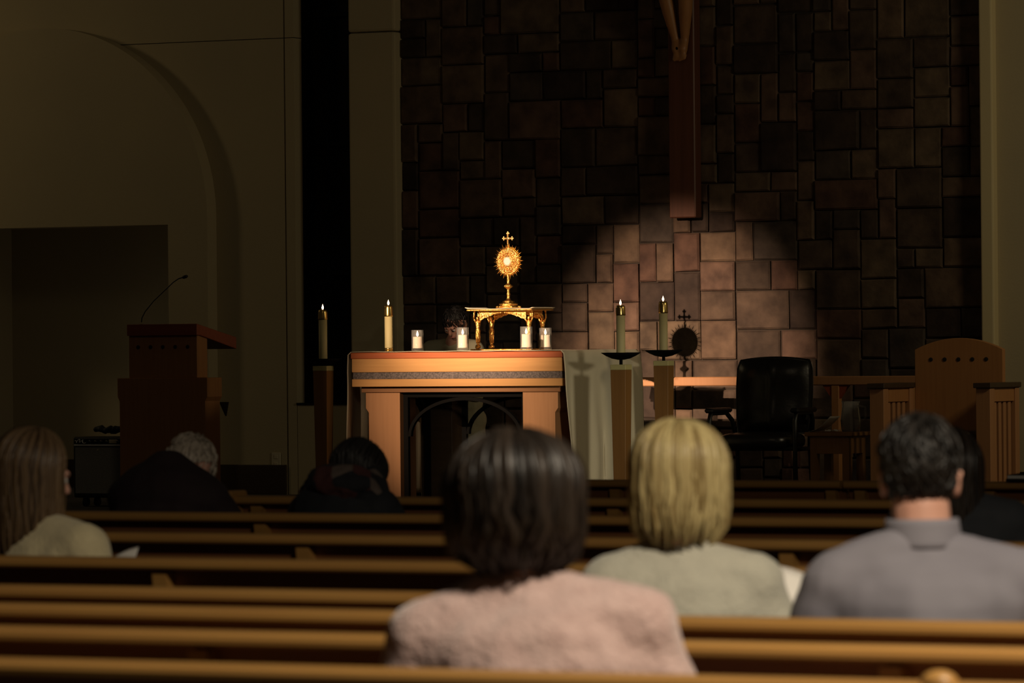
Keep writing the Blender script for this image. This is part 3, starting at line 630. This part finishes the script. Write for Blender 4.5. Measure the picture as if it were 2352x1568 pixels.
for s, x0, x1 in ((-1, -.445, -.34), (1, .34, .445)):
    MB().cbox(x0-.012, x1+.012, -.53, .02, az-.035, az, .004).obj('arm_cap', 'basewood', pc)
    MB().cbox(x0, x1, -.51, -.43, 0, az-.035, .003).obj('arm_post', 'altarleg', pc)
    MB().cbox(x0, x1, -.06, .01, 0, az-.035, .003).obj('arm_post', 'altarleg', pc)
    MB().cbox(x0+.01, x1-.01, -.43, -.06, az-.13, az-.035, .003).obj('arm_rail', 'lectern', pc)
    MB().cbox(x0+.01, x1-.01, -.43, -.06, .10, .18, .003).obj('arm_rail', 'lectern', pc)
    for q in range(4): MB().cbox(x0+.02, x1-.02, -.395+q*.085, -.35+q*.085, .18, az-.13, .003).obj('slat', 'altarleg', pc)
MB().cbox(-.34, .34, -.50, -.47, .08, .40, .003).obj('front_panel', 'lectern', pc)

# ------------------------------------------------------------------ pews
XL, XR = 6.65, 14.6
def pew(Y, x0, x1, sup, label, knob=None, endl=False, endr=False):
    t = thing('pew', label, 'pew', (x0, Y, 0), 0, 'oak pews in the nave'); L = x1-x0
    prof = [(-.046, .821), (-.052, .827), (-.053, .836), (-.049, .845), (-.038, .850), (.028, .850), (.036, .842), (.036, .815)]
    MB().prism(prof[::-1], 0, L, 'x').obj('top_rail', 'pew', t)
    MB().prism([(.0, .822), (.026, .822), (.135, .44), (.110, .44)], 0.0, L, 'x').obj('back_panel', 'pewshade', t)
    MB().prism([(.09, .44), (.10, .40), (.52, .425), (.53, .455), (.51, .462)], 0, L, 'x').obj('seat', 'pew', t)
    for x in sup:
        xx = x-x0
        if -.01 <= xx <= L: MB().prism([(.004, .812), (-.030, .812), (-.014, .70), (.02, .42), (.06, 0), (.50, 0), (.46, .40), (.12, .42)], xx-.022, xx+.022, 'x').obj('support', 'pew', t)
    for e, on in ((0, endl), (L, endr)):
        if on: MB().prism([(-.075, .87), (.04, .87), (.07, .80), (.14, .60), (.48, .56), (.54, .50), (.54, 0), (-.02, 0), (-.075, .80)], e-.025, e+.025, 'x').obj('pew_end', 'pew', t, bevel=.008)
    if knob is not None: MB().ball((knob-x0, -.02, .848), (.034, .03, .024)).obj('end_knob', 'pew', t, smooth=True)
    return t
rows = [(7.71, 'nearest pew, directly behind the woman in pink', 11.9), (8.60, 'second pew from the camera, empty, just ahead of the woman in pink', 11.227),
        (9.37, 'pew behind the man in the blue shirt and the woman in grey', 11.6), (10.09, 'pew directly in front of the blond woman and the man in blue', 11.2),
        (11.5, 'pew behind the long-haired woman in the cream sweater', 9.326), (13.04, 'pew in front of the long-haired woman in the cream sweater', 8.866),
        (14.66, 'pew behind the two bowed worshippers', 7.75), (16.3, 'second pew from the altar, in front of the bowed worshippers', 8.253)]
for Y, lb, s0 in rows:
    step = 1.59 if abs(Y-13.04) < .1 else 1.5
    pew(Y, XL, XR, [s0+k*step for k in range(-5, 6)], lb, knob=13.204 if Y < 8 else None, endl=True)
F0 = 18.47; xs = [XL, 8.19, 8.747, 11.2]
for k, lb in enumerate(('front pew section beside the aisle, below the altar cloth', 'short middle section of the front pew', 'right-hand section of the front pew, with the black binder on it')):
    x0, x1 = xs[k]+.008, xs[k+1]-.008
    pew(F0, x0, x1, ([7.162, x1-.05, x0+.06] if k == 0 else [x0+.06, x1-.06]), lb)
bk = at(2335, 1103, 18.45)
bd = thing('binder', 'black binder lying on top of the front pew at the right edge', 'binder', (bk.x+.12, 18.46, .851))
MB().cbox(-.15, .15, -.05, .05, 0, .012, .002).obj('cover', 'plastic', bd); MB().cbox(-.145, .148, -.047, .047, .012, .026, .002).obj('pages', 'paper', bd)
MB().prism([(-.15, .026), (.15, .026), (.15, .075), (-.02, .045)], -.05, .05).obj('cover_flap', 'plastic', bd)
#PEOPLE#
# ------------------------------------------------------------------ people
RUMPLE = {}
def V(*a): return Vector(a)
def head_blobs(b, hm):
    def bl(c, r): b.ball(hm @ Vector(c), r, hm.to_3x3())
    def cp(p, r, q, s): b.caps(hm @ Vector(p), r, hm @ Vector(q), s, 10, 7)
    bl((0, -.012, .022), (.072, .090, .086)); bl((0, .022, -.03), (.060, .066, .080)); bl((0, .045, -.078), (.040, .040, .030))
    cp((-.032, .082, .018), .013, (.032, .082, .018), .013); cp((0, .088, .004), .009, (0, .104, -.026), .013); bl((0, .084, -.056), (.024, .014, .012))
    for s in (-1, 1):
        bl((s*.076, -.012, -.014), (.010, .022, .033)); cp((s*.078, -.004, .012), .008, (s*.083, -.026, .006), .008); bl((s*.04, .06, -.02), (.024, .024, .024))
def hand_blobs(b, w, d, side):
    """palm with five bent fingers; w wrist, d unit direction along the palm, side = +1/-1"""
    d = d.normalized(); n = d.cross(Z); n = n.normalized()*side if n.length > .01 else V(side, 0, 0); dn = V(0, 0, -1)
    pc_ = w+d*.05; b.caps(w, .026, w+d*.03, .028, 10, 7)
    for q in range(4): b.caps(w+d*.03+n*(.027-.018*q), .014, w+d*.085+n*(.030-.020*q), .0125, 8, 6)
    for q, L in enumerate((.034, .040, .037, .028)):
        k = w+d*.085+n*(.030-.020*q); k2 = k+d*L*.9+dn*.012; b.caps(k, .0105, k2, .009, 8, 6); b.caps(k2, .009, k2+d*L*.55+dn*.022, .0078, 8, 6)
    t0 = w+d*.03+n*.03; t1 = t0+n*.028+d*.03; b.caps(t0, .014, t1, .0115, 8, 6); b.caps(t1, .0115, t1+d*.03-n*.004+dn*.006, .009, 8, 6)
def cap_mesh(mb, hm, c, rad, tmax, nu=40, nv=14):
    def fn(u, v):
        a = u*2*math.pi; t = max(.02, v)*tmax(a if a <= math.pi else 2*math.pi-a)
        return hm @ (c+Vector((rad[0]*math.sin(t)*math.sin(a), rad[1]*math.sin(t)*math.cos(a), rad[2]*math.cos(t))))
    mb.grid(fn, nu, nv)
def strands(mb, hm, c, rad, n, rnd, face=60, t_fall=95, zend=None, jit=.015, thick=.006, curl=0, short=None, tstart=(2, 75), inward=.10, backbias=0, crown=(0, -.25), nsides=5, lift=.006, wave=0, part_=0):
    """hair: each strand runs over the head from the crown and then falls by gravity to height zend, or stays short"""
    for i in range(n):
        a = rnd.uniform(-math.pi, math.pi)
        if abs(math.degrees(a)) < face: a = math.copysign(R(face)+rnd.random()*.25, a if a else 1)
        t = R(rnd.uniform(*tstart)); lf = rnd.uniform(-.3, 1)*lift
        def P(t): return hm @ (c+Vector(((rad[0]+lf)*math.sin(t)*math.sin(a), (rad[1]+lf)*math.sin(t)*math.cos(a), (rad[2]+lf)*math.cos(t))))
        th = thick*rnd.uniform(.7, 1.2); pts = []
        if short:
            L = rnd.uniform(*short)/rad[1]; k = 4
            da = rnd.uniform(-.25, .25)
            for q in range(k+1):
                tt = t+L*q/k; aa = a+da*q/k; rr = 1+.05*q/k*rnd.random()
                pts.append(hm @ (c+Vector(((rad[0]+lf)*rr*math.sin(tt)*math.sin(aa), (rad[1]+lf)*rr*math.sin(tt)*math.cos(aa), (rad[2]+lf)*rr*math.cos(tt)))))
            mb.tube(pts, [th, th*.95, th*.85, th*.7, th*.3], 4, False); continue
        te = R(t_fall+rnd.uniform(-8, 6)); k = max(3, int((te-t)/.2))
        for q in range(k+1): pts.append(P(t+(te-t)*q/k))
        p = pts[-1]; ze = zend+rnd.uniform(-jit, jit)*1.5; cc = hm @ c
        if p.z > ze+.02:
            m_ = max(3, int((p.z-ze)/.035)); ph = rnd.random()*6
            for q in range(1, m_+1):
                f = q/m_; inn = inward*f*f+curl*max(0, f-.6)**2*3
                hv = Vector((p.x-cc.x, p.y-cc.y, 0)); wv = wave*math.sin(f*9+ph)
                pts.append(Vector((cc.x+hv.x*(1-inn)+wv*hv.y/.1, cc.y+hv.y*(1-inn)-wv*hv.x/.1, p.z+(ze-p.z)*f)))
        mm = len(pts)-1
        mb.tube(pts, [th*(.5+.5*min(1, q*.6)) if q < mm-1 else (th*.8 if q < mm else th*.25) for q in range(mm+1)], nsides, False)
def person(label, loc, rz, P, skin='skin'):
    t = thing('person', label, 'person', loc, rz)
    hip, chest, shc, hd = Vector(P['hip']), Vector(P['chest']), Vector(P['sh']), Vector(P['head']); sw = P['sw']; neck = shc+Vector(P.get('neck', (0, .0, .075)))
    hm = Matrix.Translation(hd) @ Matrix.Rotation(R(P.get('yaw', 0)), 4, 'Z') @ Matrix.Rotation(R(-P.get('pitch', 0)), 4, 'X') @ Matrix.Rotation(R(P.get('roll', 0)), 4, 'Y')
    ax_ = (shc-hip).normalized(); tilt = Vector((0, 0, 1)).rotation_difference(ax_).to_matrix(); f = P.get('fat', 1)
    sh = [shc+tilt @ V(s*sw, 0, 0)+V(0, 0, P.get('shd', (0, 0))[0 if s < 0 else 1]) for s in (-1, 1)]
    el = [Vector(P['elbow'][0]) if s < 0 else Vector(P['elbow'][1]) for s in (-1, 1)]; ha = [Vector(h) for h in P['hand']]
    knee = [Vector(k) for k in P['knee']]; ank = [Vector(k) for k in P['ankle']]
    def torso(b, g):
        b.ball(hip, (.165*f+g, .125*f+g, .125+g), tilt); b.ball(hip.lerp(chest, .5), (.150*f+g, .112*f+g, .15+g), tilt); b.ball(chest, (.160*f+g, .115*f+g, .16+g), tilt)
        b.ball(chest.lerp(shc, .6), (.165*f+g, .105*f+g, .12+g), tilt)
        for s in (0, 1):
            b.caps(sh[s], .060+g, shc, .072+g); b.caps(sh[s], .058+g, neck-V(0, 0, .02), .048+g*.8); b.ball(sh[s].lerp(chest, .35), (.075+g, .085+g, .10+g), tilt)
    def arms(b, g, to=1.0):
        for s in (0, 1): b.caps(sh[s], .056+g, el[s], .043+g); b.caps(el[s], .042+g, el[s].lerp(ha[s], to), .028+g)
    def legs(b, g, to=1.0):
        for s in (0, 1):
            h = hip+V((-.085, .085)[s], .02, -.005); b.caps(h, .088+g, knee[s], .060+g); b.caps(knee[s], .058+g, knee[s].lerp(ank[s], to), .038+g)
    b = MB(); torso(b, -.012); arms(b, -.008); legs(b, -.008); b.caps(neck-V(0, 0, .03), P.get('nr', .052), hm @ V(0, -.018, -.06), P.get('nr', .052)-.002); head_blobs(b, hm)
    for s in (0, 1):
        hand_blobs(b, ha[s], (ha[s]-el[s]), (1, -1)[s]); b.caps(ank[s], .036, ank[s]+Vector(P.get('toe', (0, .14, -.035))), .030)
    body = remesh(b, 'body', skin, t, P.get('vox', .0075), 5)
    for s in (-1, 1):
        e = MB().ball(hm @ V(s*.031, .078, -.002), .0125, n=10, m=7).obj('eye', 'lens', body, smooth=True)
        MB().ball(hm @ V(s*.031, .0885, -.002), .0045, n=8, m=6).obj('pupil', 'hole', body, smooth=True)
        MB().caps(hm @ V(s*.016, .092, .018), .004, hm @ V(s*.046, .083, .018), .003, 6, 5).obj('eyebrow', P['hairmat'], body, smooth=True)
    MB().caps(hm @ V(-.018, .096, -.056), .005, hm @ V(.018, .096, -.056), .005, 8, 6).obj('mouth', 'lip', body, smooth=True)
    g = MB(); gg = P.get('gs', .014); torso(g, gg); arms(g, gg, .92)
    if 'collar_h' in P:
        g.caps(neck-V(0, 0, .02), .062+gg*.3, neck+V(0, 0, P['collar_h']), .056, 14)
    if P.get('robe'):
        for s in (0, 1): g.caps(hip, .17, knee[s], .15)
    rnf = random.Random(len(label))
    for pa, qa, ra in P.get('folds', []): g.caps(pa, ra, qa, ra*.7, 8, 6)
    gar = remesh(g, P['gname'], P['gmat'], t, P.get('gvox', .009), P.get('git', 9))
    if P.get('amp', 0):
        RUMPLE[gar.name] = (P['amp'], P.get('nf', 7.0))
    tr = MB(); tr.ball(hip-V(0, 0, .02), (.165*f+.006, .13*f+.006, .115), tilt); legs(tr, .006, .94); remesh(tr, 'trousers', 'trousers', t, .012, 4)
    for s in (0, 1):
        d = Vector(P.get('toe', (0, .14, -.035))); m = MB(); m.caps(ank[s]-V(0, .03, .03), .042, ank[s]+d, .040); remesh(m, 'shoe', 'shoe', t, .01, 3)
    P['make_hair'](t, hm, P); return t, hm
SEAT = dict(hip=(0, 0, .53), chest=(0, .0, .76), knee=((-.12, .42, .525), (.12, .42, .525)), ankle=((-.12, .40, .09), (.12, .40, .09)),
            elbow=((-.26, .06, .66), (.26, .06, .66)), hand=((-.10, .30, .64), (.10, .30, .64)))
HC = V(0, -.014, .024)
def tcap(front, side, back):
    def f(a):
        d = math.degrees(a); return R(front+(side-front)*min(1, d/80)) if d < 80 else R(side+(back-side)*min(1, (d-80)/55))
    return f
def hair_obj(t, mb, m): return mb.obj('hair', m, t, smooth=True)
def hair_p1(t, hm, P):
    mb = MB(); r = random.Random(1); cap_mesh(mb, hm, HC, (.098, .110, .086), tcap(55, 108, 125))
    cap_mesh(mb, hm @ Matrix.Translation((0, -.022, -.055)), V(0, 0, 0), (.100, .088, .085), tcap(100, 120, 165))
    strands(mb, hm, HC, (.106, .117, .088), 520, r, 62, 104, hm.translation.z-.105, .016, .0095, curl=1.6, inward=-.04, wave=.008, lift=.020, tstart=(1, 80))
    strands(mb, hm, HC+V(0, -.008, 0), (.116, .12, .098), 120, r, 75, 118, hm.translation.z-.095, .03, .007, curl=1.0, inward=.0, wave=.009, lift=.012, tstart=(20, 85)); hair_obj(t, mb, P['hairmat'])
def hair_p2(t, hm, P):
    mb = MB(); r = random.Random(2); cap_mesh(mb, hm, HC, (.088, .104, .086), tcap(55, 105, 120))
    ze = hm.translation.z-.105
    strands(mb, hm, HC, (.097, .112, .094), 640, r, 58, 104, ze, .026, .0062, curl=.6, inward=-.06, wave=.004, lift=.010, tstart=(1, 82)); hair_obj(t, mb, P['hairmat'])
def hair_p3(t, hm, P):
    mb = MB(); r = random.Random(3); cap_mesh(mb, hm, HC, (.080, .096, .094), tcap(58, 84, 146))
    strands(mb, hm, HC, (.082, .098, .100), 620, r, 0, 0, short=(.022, .04), thick=.0042, tstart=(0, 62), lift=.010)
    strands(mb, hm, HC, (.080, .097, .096), 420, r, 75, 0, short=(.012, .022), thick=.0035, tstart=(60, 132), lift=.003); hair_obj(t, mb, P['hairmat'])
def hair_long(zoff, n, rad, seed, face=62, thick=.006, inward=.05, wave=.004):
    def fn(t, hm, P):
        mb = MB(); r = random.Random(seed); cap_mesh(mb, hm, HC, (rad[0]-.006, rad[1]-.006, rad[2]-.006), tcap(55, 105, 125))
        strands(mb, hm, HC, rad, n, r, face, 96, hm.translation.z-zoff, .02, thick, inward=inward, lift=.009, wave=wave, tstart=(1, 80)); hair_obj(t, mb, P['hairmat'])
    return fn
def hair_thin(t, hm, P):
    mb = MB(); r = random.Random(5); cap_mesh(mb, hm, HC, (.079, .097, .094), tcap(50, 80, 122))
    strands(mb, hm, HC, (.080, .098, .096), 420, r, 0, 0, short=(.02, .04), thick=.004, tstart=(5, 110), lift=.008); hair_obj(t, mb, P['hairmat'])
def L(px, py, Y): return at(px, py, Y)
def local(root, rz, w): return Matrix.Rotation(-rz, 3, 'Z') @ (Vector(w)-Vector(root))
# woman in pink, nearest
def place(px, Y): p = at(px, 1250, Y); return (p.x, Y, 0)
rz = R(26); r1 = place(1222, 8.02)
def hp(px, py, Y, root, rz): return local(root, rz, at(px, py, Y))
h = hp(1183, 1158, 8.05, r1, rz)
person('woman with dark bobbed hair in a fuzzy pink sweater, nearest the camera', r1, rz,
       dict(SEAT, hip=(0, .02, .52), chest=(0, .0, .73), sh=(0, .0, .900), sw=.185, fat=1.28, shd=(-.012, .0), neck=(h.x*.6, .02, .085), head=(h.x, .05, h.z), pitch=14, yaw=3, roll=-3, hairmat='h_dark', make_hair=hair_p1,
            gname='sweater', gmat='pink', gs=.022, amp=.012, nf=8, elbow=((-.285, .02, .63), (.285, .02, .63)), hand=((-.08, .28, .62), (.08, .28, .62))))
# blond woman
rz = R(24); r2 = place(1566, 9.70); h = hp(1560, 1100, 9.72, r2, rz)
person('blond woman with a bob in a pale grey knit sweater', r2, rz,
       dict(SEAT, hip=(0, .02, .52), chest=(0, .0, .74), sh=(0, .0, .890), sw=.145, fat=1.0, neck=(-.01, .01, .08), head=(h.x, .035, h.z), pitch=8, yaw=-3, hairmat='h_blond', make_hair=hair_p2, gname='sweater', gmat='grey', gs=.02, amp=.008, nf=8,
            elbow=((-.245, .03, .64), (.25, .03, .64)), hand=((-.08, .28, .62), (.10, .30, .66))))
# man in blue shirt
rz = R(28); r3 = place(2132, 9.70); h = hp(2114, 1096, 9.72, r3, rz)
t3, hm3 = person('man with short dark hair in a slate blue collared shirt', r3, rz,
       dict(SEAT, hip=(0, .02, .52), chest=(0, .0, .75), sh=(0, .0, .908), sw=.198, fat=1.08, collar_h=.012, neck=(-.008, .012, .085), head=(h.x, .045, h.z), pitch=5, yaw=-2, nr=.064, hairmat='h_short', make_hair=hair_p3, gname='shirt', gmat='shirt', gs=.016, amp=.016, nf=5.5,
            elbow=((-.275, .03, .66), (.29, .05, .64)), hand=((-.10, .28, .68), (.10, .30, .64))))
nb = Vector((-.010, .014, 1.016)); m = MB()
def collar(u, v):
    a = u*2*math.pi; r_ = .073+.010*(1-v); return (nb.x+r_*math.sin(a), nb.y+.010+r_*math.cos(a), nb.z-.034+v*.060-.02*max(0, math.cos(a))*(1-v))
m.grid(collar, 36, 5).obj('collar', 'shirt', t3, smooth=True, solid=.006)
def yoke(u, v):
    return (-.16+.32*u, -.125, .86)
# long-haired woman, left
rz = R(-18); r4 = place(92, 11.84); h = hp(66, 1088, 11.86, r4, rz)
t4, hm4 = person('woman with long light brown hair in a cream sweater at the left edge', r4, rz,
       dict(SEAT, hip=(0, .02, .50), chest=(0, .02, .70), sh=(0, .03, .855), sw=.15, fat=1.0, neck=(h.x*.6, h.y*.6, .07), head=(h.x, h.y+.02, h.z), pitch=14, yaw=-22, hairmat='h_brown', make_hair=hair_long(.20, 620, (.086, .102, .096), 4, face=46, inward=.03), gname='sweater', gmat='cream', gs=.018, amp=.006,
            elbow=((-.23, .06, .62), (.24, .06, .60)), hand=((-.08, .30, .66), (.10, .33, .68))))
# bowed man in maroon
rz = R(-2); r5 = place(358, 14.98); h = hp(446, 1078, 15.28, r5, rz)
person('white-haired person bowed forward in a dark maroon jacket', r5, rz,
       dict(SEAT, hip=(0, -.08, .52), chest=(0, .03, .76), sh=(.0, .08, .955), sw=.16, fat=1.15, shd=(-.075, -.075), neck=(.01, .11, .0), head=(h.x*.9, .27, h.z), pitch=38, hairmat='h_white', make_hair=hair_thin, gname='jacket', gmat='maroon', gs=.024, amp=.008,
            elbow=((-.23, .22, .66), (.25, .22, .66)), hand=((-.05, .42, .72), (.05, .42, .72))))
# bowed woman in dark coat and scarf
rz = R(-8); r6 = place(752, 14.98); h = hp(818, 1094, 15.22, r6, rz)
t6, hm6 = person('dark-haired woman bowed low in a dark coat and patterned scarf', r6, rz,
       dict(SEAT, hip=(0, -.08, .50), chest=(0, .02, .72), sh=(.0, .09, .905), sw=.15, fat=1.0, shd=(-.08, -.06), neck=(.02, .10, .02), head=(h.x, .24, h.z-.005), pitch=45, hairmat='h_black', make_hair=hair_long(.16, 480, (.088, .106, .102), 6, inward=.0), gname='coat', gmat='navy', gs=.022, amp=.006,
            elbow=((-.22, .2, .64), (.24, .2, .64)), hand=((-.05, .40, .74), (.05, .40, .74))))
sb = MB(); sb.ball((.03, .055, .925), (.150, .115, .080), Matrix.Rotation(R(-18), 3, 'X')); sb.caps((-.10, .06, .90), .055, (-.02, .15, .95), .05); sb.caps((.13, .06, .90), .055, (.08, .16, .95), .05); sb.caps((.12, .12, .90), .05, (.15, .20, .78), .04)
remesh(sb, 'scarf', 'scarf', t6, .009, 4); RUMPLE['scarf'] = (.014, 14)
# dark-haired woman half hidden behind the man
rz = R(20); r7 = place(2204, 13.3); h = hp(2182, 1092, 13.34, r7, rz)
person('dark-haired woman in black, half hidden behind the man in blue', r7, rz,
       dict(SEAT, hip=(0, .02, .52), chest=(0, .02, .72), sh=(0, .03, .885), sw=.14, fat=.95, neck=(h.x*.5, .02, .07), head=(h.x, .05, h.z), pitch=15, hairmat='h_dark', make_hair=hair_long(.2, 480, (.088, .106, .102), 8), gname='top', gmat='navy', gs=.016,
            elbow=((-.22, .06, .62), (.23, .06, .62)), hand=((-.08, .30, .68), (.10, .32, .70))))
# celebrant kneeling behind the altar
rz = R(176); p = at(1050, 790, 32.2); r8 = (p.x, 32.2, PZ); h = hp(1043, 742, 31.98, r8, rz)
person('dark-haired celebrant in a pale robe, bowed behind the altar', r8, rz,
       dict(hip=(0, -.05, .60), chest=(0, .0, .88), sh=(0, .06, 1.10), sw=.18, fat=1.05, neck=(0, .05, .05), head=(h.x, .20, h.z), pitch=38, hairmat='h_black', make_hair=hair_thin, gname='robe', gmat='robe', gs=.026, robe=True, amp=.008,
            elbow=((-.24, .14, .80), (.24, .14, .80)), hand=((-.04, .34, .86), (.04, .34, .86)), knee=((-.12, .05, .10), (.12, .05, .10)), ankle=((-.11, -.34, .09), (.11, -.34, .09)), toe=(0, -.12, -.03)))
# papers
def leaf(name, corners, label, parent=None):
    a, b_, c_, d_ = [Vector(c) for c in corners]
    m = MB().grid(lambda u, v: (a.lerp(b_, u)).lerp(d_.lerp(c_, u), v)+V(0, 0, .004*math.sin(u*3.1)), 8, 8)
    return tag(m.obj(name, 'paper', None, smooth=True, solid=.001), label, 'paper')
leaf('song_sheet', (at(1782, 1298, 9.92), at(1872, 1328, 9.98), at(1862, 1470, 9.80), at(1795, 1470, 9.74)), 'white sheet held between the blond woman and the man in blue')
leaf('song_sheet', (at(262, 1278, 12.05), at(319, 1255, 12.12), at(305, 1300, 12.02), at(250, 1305, 11.98)), 'sheet held by the long-haired woman at left')
leaf('song_sheet', (at(2276, 1212, 13.6), at(2300, 1211, 13.62), at(2285, 1262, 13.5), at(2262, 1262, 13.48)), 'white sheet in front of the woman in black at right')

# ------------------------------------------------------------------ turn the remeshed bodies into plain meshes, in one evaluation
dg = bpy.context.evaluated_depsgraph_get()
new = [(o, bpy.data.meshes.new_from_object(o.evaluated_get(dg))) for o in PENDING]
for o, me in new:
    o.modifiers.clear(); old = o.data; o.data = me; bpy.data.meshes.remove(old); me.name = o.name
    me.polygons.foreach_set('use_smooth', [True]*len(me.polygons))
    if o.name in RUMPLE:
        amp, nf = RUMPLE[o.name]; co = []
        for c_, n_ in [(v.co.copy(), v.normal.copy()) for v in me.vertices]:
            q = c_*nf; co += list(c_+n_*(noise.noise(Vector((q.x, q.y, q.z*1.5)))*amp+noise.noise(q*2.7)*amp*.35))
        me.vertices.foreach_set('co', co); me.update()
